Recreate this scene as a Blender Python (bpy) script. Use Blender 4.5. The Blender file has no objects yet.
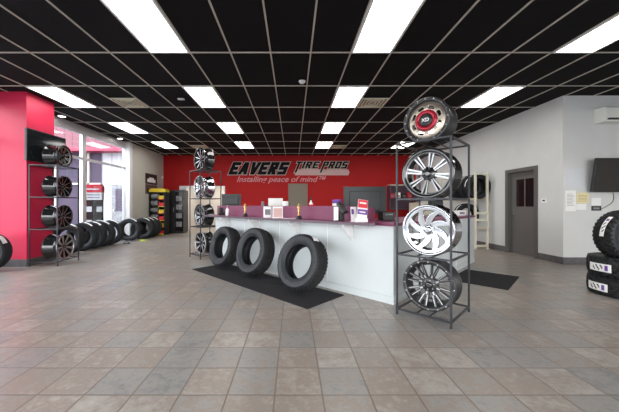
import bpy, bmesh, math, random
from mathutils import Vector, Matrix
random.seed(7)
PI = math.pi
sc = bpy.context.scene
COL = sc.collection

# ------------------------------------------------------------------ materials
def nmat(name):
    m = bpy.data.materials.new(name); m.use_nodes = True
    nt = m.node_tree
    return m, nt, nt.nodes['Principled BSDF']

def mat(name, col, rough=0.5, metal=0.0, noise=0.0, nscale=8.0, bump=0.0, bscale=60.0, spec=0.5, coat=0.0):
    m, nt, b = nmat(name)
    b.inputs['Base Color'].default_value = (*col, 1)
    b.inputs['Roughness'].default_value = rough
    b.inputs['Metallic'].default_value = metal
    b.inputs['Specular IOR Level'].default_value = spec
    b.inputs['Coat Weight'].default_value = coat
    tc = nt.nodes.new('ShaderNodeTexCoord')
    if noise > 0:
        n = nt.nodes.new('ShaderNodeTexNoise'); n.inputs['Scale'].default_value = nscale
        n.inputs['Detail'].default_value = 4
        nt.links.new(tc.outputs['Object'], n.inputs['Vector'])
        r = nt.nodes.new('ShaderNodeValToRGB')
        r.color_ramp.elements[0].position = .3; r.color_ramp.elements[1].position = .7
        r.color_ramp.elements[0].color = (*[c*(1-noise) for c in col], 1)
        r.color_ramp.elements[1].color = (*[min(1, c*(1+noise)) for c in col], 1)
        nt.links.new(n.outputs['Fac'], r.inputs['Fac'])
        nt.links.new(r.outputs['Color'], b.inputs['Base Color'])
    if bump > 0:
        n2 = nt.nodes.new('ShaderNodeTexNoise'); n2.inputs['Scale'].default_value = bscale
        n2.inputs['Detail'].default_value = 3
        nt.links.new(tc.outputs['Object'], n2.inputs['Vector'])
        bp = nt.nodes.new('ShaderNodeBump'); bp.inputs['Strength'].default_value = bump
        bp.inputs['Distance'].default_value = .01
        nt.links.new(n2.outputs['Fac'], bp.inputs['Height'])
        nt.links.new(bp.outputs['Normal'], b.inputs['Normal'])
    return m

def emis(name, col, s):
    m, nt, b = nmat(name)
    b.inputs['Base Color'].default_value = (*[c*.9 for c in col], 1)
    b.inputs['Emission Color'].default_value = (*col, 1)
    b.inputs['Emission Strength'].default_value = s
    return m

def M(nt, op, a=None, b=None, va=None, vb=None):
    n = nt.nodes.new('ShaderNodeMath'); n.operation = op
    if a is not None: nt.links.new(a, n.inputs[0])
    elif va is not None: n.inputs[0].default_value = va
    if b is not None: nt.links.new(b, n.inputs[1])
    elif vb is not None: n.inputs[1].default_value = vb
    return n.outputs[0]

def floor_mat():
    m, nt, bs = nmat('floor_tile')
    T = .316
    tc = nt.nodes.new('ShaderNodeTexCoord')
    sp = nt.nodes.new('ShaderNodeSeparateXYZ'); nt.links.new(tc.outputs['Object'], sp.inputs[0])
    ux = M(nt, 'DIVIDE', M(nt, 'ADD', sp.outputs[0], vb=.12), vb=T)
    uy = M(nt, 'DIVIDE', M(nt, 'ADD', sp.outputs[1], vb=-.007), vb=T)
    fx, fy = M(nt, 'FLOOR', ux), M(nt, 'FLOOR', uy)
    rx, ry = M(nt, 'SUBTRACT', ux, fx), M(nt, 'SUBTRACT', uy, fy)
    ex = M(nt, 'MINIMUM', rx, M(nt, 'SUBTRACT', None, rx, va=1))
    ey = M(nt, 'MINIMUM', ry, M(nt, 'SUBTRACT', None, ry, va=1))
    e = M(nt, 'MINIMUM', ex, ey)
    mr = nt.nodes.new('ShaderNodeMapRange'); mr.inputs[1].default_value = .011; mr.inputs[2].default_value = .023
    nt.links.new(e, mr.inputs[0])
    cb = nt.nodes.new('ShaderNodeCombineXYZ'); nt.links.new(fx, cb.inputs[0]); nt.links.new(fy, cb.inputs[1])
    wn = nt.nodes.new('ShaderNodeTexWhiteNoise'); wn.noise_dimensions = '3D'; nt.links.new(cb.outputs[0], wn.inputs['Vector'])
    # mottled slate pattern, shifted per tile
    vm = nt.nodes.new('ShaderNodeVectorMath'); vm.operation = 'MULTIPLY_ADD'
    nt.links.new(wn.outputs['Color'], vm.inputs[0]); vm.inputs[1].default_value = (7, 7, 7)
    nt.links.new(tc.outputs['Object'], vm.inputs[2])
    n1 = nt.nodes.new('ShaderNodeTexNoise'); n1.inputs['Scale'].default_value = 8; n1.inputs['Detail'].default_value = 7
    n1.inputs['Roughness'].default_value = .75; nt.links.new(vm.outputs[0], n1.inputs['Vector'])
    n2 = nt.nodes.new('ShaderNodeTexNoise'); n2.inputs['Scale'].default_value = 30; n2.inputs['Detail'].default_value = 5
    nt.links.new(vm.outputs[0], n2.inputs['Vector'])
    f = M(nt, 'ADD', M(nt, 'ADD', M(nt, 'MULTIPLY', wn.outputs['Value'], vb=.26), M(nt, 'ADD', M(nt, 'MULTIPLY', n1.outputs['Fac'], vb=.62), M(nt, 'MULTIPLY', n2.outputs['Fac'], vb=.24))), vb=.17)
    r = nt.nodes.new('ShaderNodeValToRGB'); cr = r.color_ramp
    cr.elements[0].position = .50; cr.elements[0].color = (.18, .183, .18, 1)
    cr.elements[1].position = 1.0; cr.elements[1].color = (.45, .405, .36, 1)
    a = cr.elements.new(.66); a.color = (.30, .28, .26, 1)
    a = cr.elements.new(.76); a.color = (.285, .23, .19, 1)
    a = cr.elements.new(.86); a.color = (.36, .32, .285, 1)
    nt.links.new(f, r.inputs['Fac'])
    mx = nt.nodes.new('ShaderNodeMixRGB'); mx.inputs['Color1'].default_value = (.18, .145, .118, 1)
    nt.links.new(mr.outputs[0], mx.inputs['Fac']); nt.links.new(r.outputs['Color'], mx.inputs['Color2'])
    nt.links.new(mx.outputs[0], bs.inputs['Base Color'])
    rr = M(nt, 'ADD', M(nt, 'MULTIPLY', n2.outputs['Fac'], vb=.16), vb=.24)
    nt.links.new(rr, bs.inputs['Roughness'])
    bp = nt.nodes.new('ShaderNodeBump'); bp.inputs['Strength'].default_value = .35; bp.inputs['Distance'].default_value = .004
    h = M(nt, 'ADD', mr.outputs[0], M(nt, 'MULTIPLY', n1.outputs['Fac'], vb=.6))
    nt.links.new(h, bp.inputs['Height']); nt.links.new(bp.outputs['Normal'], bs.inputs['Normal'])
    return m

def glass_mat(name, tint=(.93, .95, .97)):
    m = bpy.data.materials.new(name); m.use_nodes = True
    nt = m.node_tree; nt.nodes.clear()
    o = nt.nodes.new('ShaderNodeOutputMaterial'); t = nt.nodes.new('ShaderNodeBsdfTransparent')
    g = nt.nodes.new('ShaderNodeBsdfGlossy'); mx = nt.nodes.new('ShaderNodeMixShader'); fr = nt.nodes.new('ShaderNodeMath')
    lw = nt.nodes.new('ShaderNodeLayerWeight'); lw.inputs[0].default_value = .5; pw = nt.nodes.new('ShaderNodeMath'); pw.operation = 'POWER'; pw.inputs[1].default_value = 4.5
    nt.links.new(lw.outputs['Facing'], pw.inputs[0]); fr.operation = 'MULTIPLY_ADD'; fr.inputs[1].default_value = .9; fr.inputs[2].default_value = .03; nt.links.new(pw.outputs[0], fr.inputs[0])
    t.inputs[0].default_value = (*tint, 1); g.inputs['Roughness'].default_value = 0.0
    nt.links.new(fr.outputs[0], mx.inputs[0]); nt.links.new(t.outputs[0], mx.inputs[1]); nt.links.new(g.outputs[0], mx.inputs[2])
    nt.links.new(mx.outputs[0], o.inputs[0])
    return m

def ribbed_mat(name, col, pitch=.3, dark=.6):
    """vertical metal siding: narrow joint every pitch metres along object X+Y"""
    m, nt, b = nmat(name)
    tc = nt.nodes.new('ShaderNodeTexCoord'); sp = nt.nodes.new('ShaderNodeSeparateXYZ')
    nt.links.new(tc.outputs['Object'], sp.inputs[0])
    u = M(nt, 'FRACT', M(nt, 'DIVIDE', sp.outputs[0], vb=pitch))
    k = M(nt, 'LESS_THAN', u, vb=.09)
    mx = nt.nodes.new('ShaderNodeMixRGB'); mx.inputs['Color1'].default_value = (*col, 1)
    mx.inputs['Color2'].default_value = (*[c*dark for c in col], 1)
    nt.links.new(k, mx.inputs['Fac']); nt.links.new(mx.outputs[0], b.inputs['Base Color'])
    b.inputs['Roughness'].default_value = .6
    return m

MT = {}
MT['floor'] = floor_mat()
MT['ceil'] = mat('ceiling_black', (.006, .005, .0055), .9, noise=.25, nscale=40, spec=.2)
MT['grid'] = mat('grid_tan', (.52, .47, .40), .5)
MT['red'] = mat('wall_red', (.38, .009, .009), .6, noise=.04, nscale=2, spec=.2)
MT['pillar_red'] = mat('pillar_red', (.60, .02, .07), .45, noise=.03, nscale=2, spec=.35)
MT['grey_wall'] = mat('wall_grey', (.605, .61, .595), .75, noise=.02, nscale=3, bump=.05, bscale=180)
MT['cream_wall'] = mat('wall_cream', (.50, .49, .43), .8, noise=.02, nscale=3)
MT['white_paint'] = mat('white_paint', (.78, .78, .78), .5)
MT['hall'] = mat('hall_wall', (.52, .50, .46), .8)
MT['base'] = mat('base_tile', (.10, .095, .10), .5, noise=.2, nscale=10)
MT['alu'] = mat('frame_aluminium', (.62, .62, .63), .4, .3)
MT['door_grey'] = mat('door_grey', (.125, .12, .112), .45)
MT['door_frame'] = mat('door_frame_grey', (.10, .097, .092), .45)
MT['dark_glass'] = mat('dark_glass', (.012, .008, .01), .10, spec=.2)
MT['chrome'] = mat('chrome', (.50, .51, .53), .10, 1.0)
MT['steel'] = mat('steel', (.6, .6, .6), .3, 1.0)
MT['laminate'] = mat('counter_laminate', (.53, .57, .575), .45, noise=.015, nscale=4)
MT['mauve'] = mat('counter_mauve', (.19, .040, .095), .42, noise=.08, nscale=20, spec=.35)
MT['mauve_edge'] = mat('counter_mauve_edge', (.085, .045, .07), .35)
MT['rubber'] = mat('rubber', (.012, .012, .013), .55, noise=.2, nscale=15, bump=.15, bscale=90)
MT['tread'] = mat('tread_rubber', (.013, .013, .014), .65, noise=.25, nscale=25, bump=.3, bscale=120, spec=.3)
MT['sidewall'] = mat('sidewall_rubber', (.016, .018, .021), .5, noise=.2, nscale=18, bump=.1, bscale=100, spec=.35)
MT['mat'] = mat('mat_black', (.022, .021, .023), .95, noise=.35, nscale=60, bump=.6, bscale=200, spec=.25)
MT['rack'] = mat('rack_black', (.032, .033, .038), .4, .3)
MT['gloss_black'] = mat('gloss_black', (.012, .012, .013), .12, 0, coat=.6)
MT['satin_black'] = mat('satin_black', (.022, .022, .023), .35)
MT['machined'] = mat('machined', (.44, .44, .45), .36, 1.0)
MT['champagne'] = mat('champagne', (.46, .40, .33), .34, .8, noise=.1, nscale=20)
MT['wheel_red'] = mat('wheel_red', (.36, .012, .03), .25, .3)
MT['white'] = mat('plain_white', (.8, .8, .8), .5)
MT['paper'] = mat('paper', (.82, .82, .80), .8)
MT['black'] = mat('plain_black', (.012, .012, .013), .4)
MT['screen'] = mat('screen', (.01, .012, .014), .08)
MT['tv_screen'] = mat('tv_screen', (.02, .016, .013), .12)
MT['plastic_dark'] = mat('dark_plastic', (.016, .019, .021), .45)
MT['gold'] = mat('gold', (.80, .55, .22), .28, 1.0)
MT['purple'] = mat('purple_print', (.16, .05, .30), .5)
MT['label_red'] = mat('red_print', (.62, .02, .04), .5)
MT['yellow'] = mat('yellow_print', (.70, .55, .03), .5)
MT['blue'] = mat('blue_print', (.03, .05, .22), .5)
MT['beige'] = mat('beige_paint', (.66, .63, .50), .5)
MT['ink'] = mat('ink', (.05, .05, .06), .6)
MT['yellow_paper'] = mat('yellow_paper', (.78, .68, .38), .8)
MT['glass'] = glass_mat('window_glass')
MT['siding'] = ribbed_mat('siding_white', (.42, .42, .45), .42, .5)
MT['fascia'] = ribbed_mat('siding_pink', (.20, .065, .085), .34, .45)
MT['fascia_trim'] = mat('fascia_trim', (.36, .03, .07), .5)
MT['store_dark'] = mat('tinted_storefront', (.05, .035, .065), .7)
MT['asphalt'] = mat('asphalt', (.22, .22, .23), .9, noise=.2, nscale=5)
MT['diffuser'] = emis('light_diffuser', (1, .975, .94), 5.0)
def lens(m):
    # prismatic lens: tubes glow strongest, the moulded cell edges less
    nt = m.node_tree; b = nt.nodes['Principled BSDF']; tc = nt.nodes.new('ShaderNodeTexCoord'); sp = nt.nodes.new('ShaderNodeSeparateXYZ')
    nt.links.new(tc.outputs['Object'], sp.inputs[0])
    u = M(nt, 'PINGPONG', M(nt, 'ADD', sp.outputs[0], vb=.275), vb=.06875); v = M(nt, 'PINGPONG', M(nt, 'ADD', sp.outputs[1], vb=.575), vb=.0719)
    e = M(nt, 'MINIMUM', u, v); n = nt.nodes.new('ShaderNodeTexNoise'); n.inputs['Scale'].default_value = 9; nt.links.new(tc.outputs['Object'], n.inputs['Vector'])
    mr = nt.nodes.new('ShaderNodeMapRange'); mr.inputs[1].default_value = .0; mr.inputs[2].default_value = .022; mr.inputs[3].default_value = .50; mr.inputs[4].default_value = 7.5
    nt.links.new(M(nt, 'MULTIPLY', e, M(nt, 'MULTIPLY', n.outputs['Fac'], vb=2)), mr.inputs[0]); nt.links.new(mr.outputs[0], b.inputs['Emission Strength'])
lens(MT['diffuser'])
MT['down_on'] = emis('downlight_on', (1, .95, .9), 8.0)
MT['vent'] = mat('vent_beige', (.75, .68, .52), .5)
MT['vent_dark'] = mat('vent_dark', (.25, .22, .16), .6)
MT['sign_under'] = mat('sign_pinkish', (.56, .36, .34), .5)
MT['sign_tag'] = mat('sign_tagline', (.60, .22, .24), .5)
MT['grey_print'] = mat('grey_print', (.20, .20, .21), .5, noise=.4, nscale=12)
MT['ac_white'] = mat('ac_white', (.74, .74, .69), .4)
MT['board'] = mat('acrylic_board', (.66, .67, .69), .15)
MT['lime'] = mat('lime_plastic', (.45, .60, .03), .5)

# ------------------------------------------------------------------ mesh helpers
def bx(bm, x0, y0, z0, x1, y1, z1, mi=0):
    vs = [bm.verts.new(p) for p in ((x0,y0,z0),(x1,y0,z0),(x1,y1,z0),(x0,y1,z0),(x0,y0,z1),(x1,y0,z1),(x1,y1,z1),(x0,y1,z1))]
    for f in ((3,2,1,0),(4,5,6,7),(0,1,5,4),(1,2,6,5),(2,3,7,6),(3,0,4,7)):
        fc = bm.faces.new([vs[i] for i in f]); fc.material_index = mi
    return vs

def bar(bm, p, q, w=.02, h=None, mi=0):
    """box bar between two points"""
    p, q = Vector(p), Vector(q); d = q - p; L = d.length; h = h or w
    z = d.normalized(); up = Vector((0, 0, 1)) if abs(z.z) < .9 else Vector((1, 0, 0))
    x = z.cross(up).normalized(); y = x.cross(z)
    vs = []
    for e in (p, q):
        for a, b in ((-1,-1),(1,-1),(1,1),(-1,1)):
            vs.append(bm.verts.new(e + x*a*w/2 + y*b*h/2))
    for f in ((3,2,1,0),(4,5,6,7),(0,1,5,4),(1,2,6,5),(2,3,7,6),(3,0,4,7)):
        fc = bm.faces.new([vs[i] for i in f]); fc.material_index = mi

def lathe(bm, prof, n=48, axis='Y', c=(0,0,0), mi=0, smooth=True, closed=False, a0=0, a1=2*PI):
    """prof: list of (radius, along axis)"""
    full = abs(a1-a0-2*PI) < 1e-6
    k = n if full else n+1
    rings = []
    for r, t in prof:
        ring = []
        for i in range(k):
            a = a0+(a1-a0)*i/n
            x, z = r*math.cos(a), r*math.sin(a)
            p = (c[0]+x, c[1]+t, c[2]+z) if axis == 'Y' else ((c[0]+x, c[1]+z, c[2]+t) if axis == 'Z' else (c[0]+t, c[1]+x, c[2]+z))
            ring.append(bm.verts.new(p))
        rings.append(ring)
    m = len(prof)
    for j in range(m if closed else m-1):
        A, B = rings[j], rings[(j+1) % m]
        for i in range(n if full else n):
            i2 = (i+1) % k
            f = bm.faces.new((A[i], A[i2], B[i2], B[i])); f.material_index = mi; f.smooth = smooth
    return rings

def solid(bm, prof, n=32, axis='Z', c=(0,0,0), mi=0):
    """lathe closed with caps"""
    rings = lathe(bm, prof, n, axis, c, mi)
    for r in (rings[0], rings[-1]):
        try:
            f = bm.faces.new(r); f.material_index = mi
        except ValueError: pass

def prism(bm, pts, y0, y1, mi=0, front=None):
    """polygon in XZ extruded from y0 (front) to y1"""
    a = [bm.verts.new((x, y0, z)) for x, z in pts]; b = [bm.verts.new((x, y1, z)) for x, z in pts]
    n = len(pts)
    f = bm.faces.new(a); f.material_index = mi if front is None else front
    f = bm.faces.new(b[::-1]); f.material_index = mi
    for i in range(n):
        f = bm.faces.new((a[i], b[i], b[(i+1) % n], a[(i+1) % n])); f.material_index = mi

def link(name, bm, mats, parent=None, bevel=0, loc=None, rot=None):
    bmesh.ops.recalc_face_normals(bm, faces=bm.faces)
    me = bpy.data.meshes.new(name); bm.to_mesh(me); bm.free()
    for m in (mats if isinstance(mats, (list, tuple)) else [mats]): me.materials.append(MT[m])
    o = bpy.data.objects.new(name, me); COL.objects.link(o)
    if parent: o.parent = parent
    if loc: o.location = loc
    if rot: o.rotation_euler = rot
    if bevel:
        b = o.modifiers.new('bevel', 'BEVEL'); b.width = bevel; b.segments = 2; b.limit_method = 'ANGLE'
    return o

def box(name, x0, y0, z0, x1, y1, z1, m, parent=None, bevel=0, **k):
    bm = bmesh.new(); bx(bm, x0, y0, z0, x1, y1, z1); return link(name, bm, m, parent, bevel, **k)

def tag(o, label, cat, group=None, kind=None):
    o['label'] = label; o['category'] = cat
    if group: o['group'] = group
    if kind: o['kind'] = kind
    return o

def thing(name, label, cat, loc=(0,0,0), rz=0, group=None, rx=0):
    o = bpy.data.objects.new(name, None); COL.objects.link(o); o.empty_display_size = .05
    o.location = loc; o.rotation_euler = (rx, 0, rz)
    return tag(o, label, cat, group)

def struct(o):
    o['kind'] = 'structure'; return o

def dup(root, label, loc, rz=None, rx=None, group=None):
    r = root.copy(); COL.objects.link(r); r.location = loc; r['label'] = label
    e = list(root.rotation_euler)
    if rz is not None: e[2] = rz
    if rx is not None: e[0] = rx
    r.rotation_euler = e
    if group: r['group'] = group
    for ch in list(root.children):
        c = ch.copy(); COL.objects.link(c); c.parent = r
        for g in list(ch.children):
            d = g.copy(); COL.objects.link(d); d.parent = c
    return r

def text(name, body, size, mt, parent=None, loc=(0,0,0), rot=(PI/2,0,0), shear=0, offset=0, extrude=.004, align='CENTER', sx=1):
    cu = bpy.data.curves.new(name, 'FONT'); cu.body = body; cu.size = size; cu.shear = shear
    cu.offset = offset; cu.extrude = extrude; cu.align_x = align; cu.resolution_u = 4
    cu.materials.append(MT[mt])
    o = bpy.data.objects.new(name, cu); COL.objects.link(o)
    o.location = loc; o.rotation_euler = rot; o.scale = (sx, 1, 1)
    bpy.context.view_layer.update()
    me = bpy.data.meshes.new_from_object(o.evaluated_get(bpy.context.evaluated_depsgraph_get()))
    q = bpy.data.objects.new(name, me); COL.objects.link(q); q.location = loc; q.rotation_euler = rot; q.scale = (sx, 1, 1)
    bpy.data.objects.remove(o); q.name = name
    if parent: q.parent = parent
    return q

H = 3.582; WX = -6.25; RX = 5.73; BY = 13.4

# ------------------------------------------------------------------ setting
bm = bmesh.new(); bx(bm, -6.4, -3.1, -.1, 9.1, 16.2, 0); struct(link('floor', bm, 'floor'))
struct(box('ceiling', -6.4, -3.1, H, 9.1, BY+.1, H+.1, 'ceil'))
bm = bmesh.new()
k = -2
y = 4.36-1.22*6
while y < BY:
    bx(bm, WX, y-.011, H-.012, 9.0, y+.011, H+.002); y += 1.22
x = .27-.61*10
while x < 9:
    bx(bm, x-.011, -3, H-.0125, x+.011, BY, H+.0015); x += .61
struct(link('ceiling_grid', bm, 'grid'))

# back wall with the opening to the hall (x -5.40..-3.17) and the flush door
OX0, OX1, OZ = -5.30, -3.17, 2.15
bm = bmesh.new()
bx(bm, -6.3, BY, 0, OX0, BY+.12, H); bx(bm, OX0, BY, OZ, OX1, BY+.12, H); bx(bm, OX1, BY, 0, 5.9, BY+.12, H)
struct(link('wall_back', bm, 'red'))
bm = bmesh.new()
bx(bm, OX0, BY+2.6, 0, OX1+1.3, BY+2.7, 2.7); bx(bm, OX0-.1, BY+.12, 0, OX0, BY+2.7, 2.7)
bx(bm, OX1+1.3, BY+.12, 0, OX1+1.4, BY+2.7, 2.7); bx(bm, OX0-.1, BY+.12, 2.7, OX1+1.4, BY+2.7, 2.8)
struct(link('wall_hall', bm, 'hall'))
bm = bmesh.new()
bx(bm, OX0, BY-.02, 0, OX0+.34, BY+.16, OZ)      # pale jamb on the left of the opening
bx(bm, OX1-.05, BY-.02, 0, OX1, BY+.16, OZ); bx(bm, OX0+.34, BY-.02, OZ-.05, OX1-.05, BY+.16, OZ)
struct(link('trim_1', bm, 'white_paint'))
# left wall parts
struct(box('wall_left', -6.3, 10.66, 0, -6.05, BY, H, 'cream_wall'))
# window wall: frames, transoms, glass
for n, (y0, y1) in enumerate(((-2.9, -.9), (-.9, 1.1), (1.1, 3.1), (3.1, 5.87), (6.55, 8.54), (8.54, 10.66)), 1):
    f = bmesh.new()
    w = .07
    bx(f, WX-.05, y0, .10, WX+.05, y0+w, 3.42); bx(f, WX-.05, y1-w, .10, WX+.05, y1, 3.42)
    bx(f, WX-.05, y0+w, 3.35, WX+.05, y1-w, 3.42); bx(f, WX-.05, y0+w, .10, WX+.05, y1-w, .18)
    bx(f, WX-.04, y0+w, 2.60, WX+.04, y1-w, 2.665)
    fr = struct(link('window_%d' % n, f, 'alu'))
    struct(box('window_%d_pane' % n, WX-.006, y0+w-.02, .16, WX+.006, y1-w+.02, 3.37, 'glass', fr))
struct(box('trim_2', WX-.06, -2.9, 3.42, WX+.06, 10.66, H, 'alu'))
struct(box('baseboard_left', WX-.06, -2.9, 0, WX+.06, 10.66, .10, 'base'))
struct(box('baseboard_left_back', -6.05, 10.66, 0, -6.035, BY, .15, 'base'))
# white end frame of the window wall
struct(box('trim_3', -6.31, 10.60, 0, -6.03, 10.78, H, 'white_paint'))
# red pillar
pil = struct(box('wall_pillar', -6.30, 5.87, 0, -5.45, 6.55, H, 'pillar_red'))
struct(box('baseboard_pillar', -6.29, 5.85, 0, -5.43, 6.57, .15, 'base'))
# right wall with door opening Y 6.70..7.62
DY0, DY1, DZ = 6.78, 7.66, 2.13
bm = bmesh.new()
bx(bm, RX, 6.30, 0, RX+.25, DY0, H); bx(bm, RX, DY0, DZ, RX+.25, DY1, H); bx(bm, RX, DY1, 0, RX+.25, BY+.1, H)
struct(link('wall_right', bm, 'grey_wall'))
struct(box('wall_front_right', RX, 6.09, 0, 9.1, 6.30, H, 'grey_wall'))
struct(box('wall_far_right', 9.0, -3.0, 0, 9.1, 6.14, H, 'grey_wall'))
# storefront behind the viewer
bm = bmesh.new()
bx(bm, -6.4, -3.1, 3.1, 9.1, -3.0, H)
for x in (-6.4, -3.4, -.3, 2.8, 5.9, 9.0): bx(bm, x, -3.1, 0, x+.12, -3.0, 3.1)
bx(bm, -6.4, -3.1, 0, 9.1, -3.0, .12)
struct(link('wall_storefront', bm, 'alu'))
bm = bmesh.new(); bx(bm, RX-.015, 6.075, 0, RX, DY0-.08, .15); bx(bm, RX-.015, DY1+.08, 0, RX, BY, .15)
bx(bm, RX, 6.075, 0, 9.0, 6.09, .15)
struct(link('baseboard_right', bm, 'base'))
bm = bmesh.new(); bx(bm, OX1+.01, BY-.015, 0, RX, BY, .15); struct(link('baseboard_back', bm, 'base'))
# grey door on the right
struct(box('door_light_block', RX+.25, DY0-.2, 0, RX+.35, DY1+.2, DZ+.3, 'door_grey'))  # added unseen slab, stops sky light leaking in under the door
d = struct(box('door_1', RX+.10, DY0+.02, .002, RX+.145, DY1-.02, DZ-.02, 'door_grey'))
bm = bmesh.new()
for (a, b, c, e) in ((DY0-.07, 0, DY0+.03, DZ+.06), (DY1-.03, 0, DY1+.07, DZ+.06), (DY0+.03, DZ-.03, DY1-.03, DZ+.06)):
    bx(bm, RX-.018, a, b, RX+.16, c, e)
struct(link('door_1_frame', bm, 'door_frame', d))
bm = bmesh.new(); wy0, wy1, wz0, wz1 = 6.93, 7.48, 1.22, 1.92
bx(bm, RX+.095, wy0, wz0, RX+.10, wy1, wz1, 0)
bx(bm, RX+.085, wy0-.03, wz0-.03, RX+.10, wy0, wz1+.03, 1); bx(bm, RX+.085, wy1, wz0-.03, RX+.10, wy1+.03, wz1+.03, 1)
bx(bm, RX+.085, wy0, wz0-.03, RX+.10, wy1, wz0, 1); bx(bm, RX+.085, wy0, wz1, RX+.10, wy1, wz1+.03, 1)
bx(bm, RX+.088, 7.19, wz0, RX+.10, 7.22, wz1, 1)
struct(link('door_1_window', bm, ['dark_glass', 'door_grey'], d))
bm = bmesh.new(); solid(bm, [(.03, 0), (.03, .012), (.012, .014), (.012, .05)], 20, 'X', (0, 0, 0)); bx(bm, .04, -.10, -.01, .055, .012, .01)
for v in bm.verts: v.co.x = -v.co.x
struct(link('door_1_handle', bm, 'chrome', d, loc=(RX+.10, 7.58, 1.04)))
# taupe flush door in the red wall
d = struct(box('door_2', -.22, BY-.03, 0, .68, BY, 2.26, 'door_grey'))
d.data.materials[0] = mat('door_taupe', (.20, .17, .13), .6)
bm = bmesh.new()
bx(bm, -.30, BY-.05, 0, -.22, BY, 2.33); bx(bm, .68, BY-.05, 0, .76, BY, 2.33); bx(bm, -.22, BY-.05, 2.26, .68, BY, 2.33)
struct(link('door_2_frame', bm, 'red', d))

# ------------------------------------------------------------------ ceiling fittings
def troffer(label, x, y):
    t = thing('ceiling_light', label, 'ceiling light', (x+.305, y+.61, H-.02), 0, 'fluorescent ceiling lights')
    return t
T0 = troffer('large bright ceiling light panel nearest the viewer on the left', -2.17, 3.14)
bm = bmesh.new()
for a in ((-.30,-.60,.30,-.575), (-.30,.575,.30,.60), (-.30,-.575,-.275,.575), (.275,-.575,.30,.575)): bx(bm, a[0], a[1], -.004, a[2], a[3], .018)
link('frame', bm, 'white_paint', T0)
bm = bmesh.new()
N1, N2 = 4, 8    # prismatic lens cells
for i in range(N1):
    for j in range(N2):
        x0, x1 = -.275+.55*i/N1, -.275+.55*(i+1)/N1; y0, y1 = -.575+1.15*j/N2, -.575+1.15*(j+1)/N2
        c = bm.verts.new(((x0+x1)/2, (y0+y1)/2, .012))
        q = [bm.verts.new(p) for p in ((x0, y0, 0), (x1, y0, 0), (x1, y1, 0), (x0, y1, 0))]
        for k in range(4): bm.faces.new((q[k], q[(k+1) % 4], c))
link('diffuser', bm, 'diffuser', T0)
for lab, x, y in (
    ('ceiling light panel in second row, left of the black column of panels above the first wheel rack', -2.17, 5.58),
    ('small lit ceiling panel third from the viewer in the line left of centre', -2.17, 8.02),
    ('farthest small lit ceiling panel left of centre above the EAVERS lettering', -2.17, 10.46),
    ('large bright ceiling light panel nearest the viewer at top centre', .88, 3.14),
    ('ceiling light panel second from the viewer in the centre line', .88, 5.58),
    ('small lit ceiling panel third from the viewer in the centre line', .88, 8.02),
    ('farthest small lit ceiling panel above the TIRE PROS lettering', .88, 10.46),
    ('ceiling light panel cut by the right edge of the photo', 3.93, 3.14),
    ('long ceiling light panel to the right of the topmost display wheel', 3.93, 5.58),
    ('ceiling light panel mostly hidden behind the topmost display wheel', 3.93, 8.02),
    ('farthest ceiling light panel, peeking out left of the topmost display wheel', 3.93, 10.46),
    ('ceiling light panel beside the top of the red pillar', -5.22, 5.58),
    ('second ceiling light panel from the red pillar along the windows', -5.22, 8.02),
    ('farthest ceiling light panel along the cream left wall', -5.22, 10.46)):
    if 'second row' in lab: lab = 'ceiling light panel second from the viewer in the line left of centre'
    dup(T0, lab, (x+.305, y+.61, H-.02))

def vent(lab, x, y):
    t = thing('ceiling_vent', lab, 'ceiling vent', (x+.305, y+.305, H-.02), 0, 'ceiling vents')
    return t
V0 = vent('louvred beige ceiling vent left, between two light panels near the red pillar', -4.0, 6.19)
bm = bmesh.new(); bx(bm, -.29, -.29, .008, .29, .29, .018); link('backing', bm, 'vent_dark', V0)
bm = bmesh.new()
for k in range(4):
    r0 = .29-.07*k; w = .022
    for a in ((-r0,-r0,r0,-r0+w), (-r0,r0-w,r0,r0), (-r0,-r0+w,-r0+w,r0-w), (r0-w,-r0+w,r0,r0-w)): bx(bm, a[0], a[1], -.006+.003*k, a[2], a[3], .008)
link('louvre', bm, 'vent', V0)
for lab, x, y in (('louvred beige ceiling vent to the right of the centre light panel', 1.49, 6.19),
                  ('far small ceiling vent right of the farthest centre light', 1.49, 11.07),
                  ('far small ceiling vent left, above the middle wheel rack', -4.0, 11.07)):
    dup(V0, lab, (x+.305, y+.305, H-.02))
for lab, x, y in (('round recessed downlight by the window top beside the red pillar', -6.0, 7.45),
                  ('round recessed downlight by the far end of the window wall', -6.0, 9.95)):
    t = thing('downlight', lab, 'downlight', (x, y, H-.03), 0, 'recessed downlights')
    bm = bmesh.new(); lathe(bm, [(.085, .03), (.10, 0), (.085, -.004), (.075, .01)], 28, 'Z'); link('trim_ring', bm, 'white_paint', t)
    bm = bmesh.new(); solid(bm, [(.074, .008), (.05, .0), (.02, -.003)], 24, 'Z'); link('lamp', bm, 'down_on', t)
t = tag(box('ceiling_sensor', -2.50, 6.19, H-.035, -2.36, 6.27, H-.012, 'white_paint', bevel=.008), 'small white rectangular sensor on the black ceiling left of centre', 'sensor')
bm = bmesh.new(); solid(bm, [(.065, .0), (.06, -.02), (.035, -.045), (.02, -.05)], 24, 'Z', (.17, 5.35, H-.012))
tag(link('smoke_detector', bm, 'white_paint'), 'small round white smoke detector on the black ceiling near centre', 'smoke detector')

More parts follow.
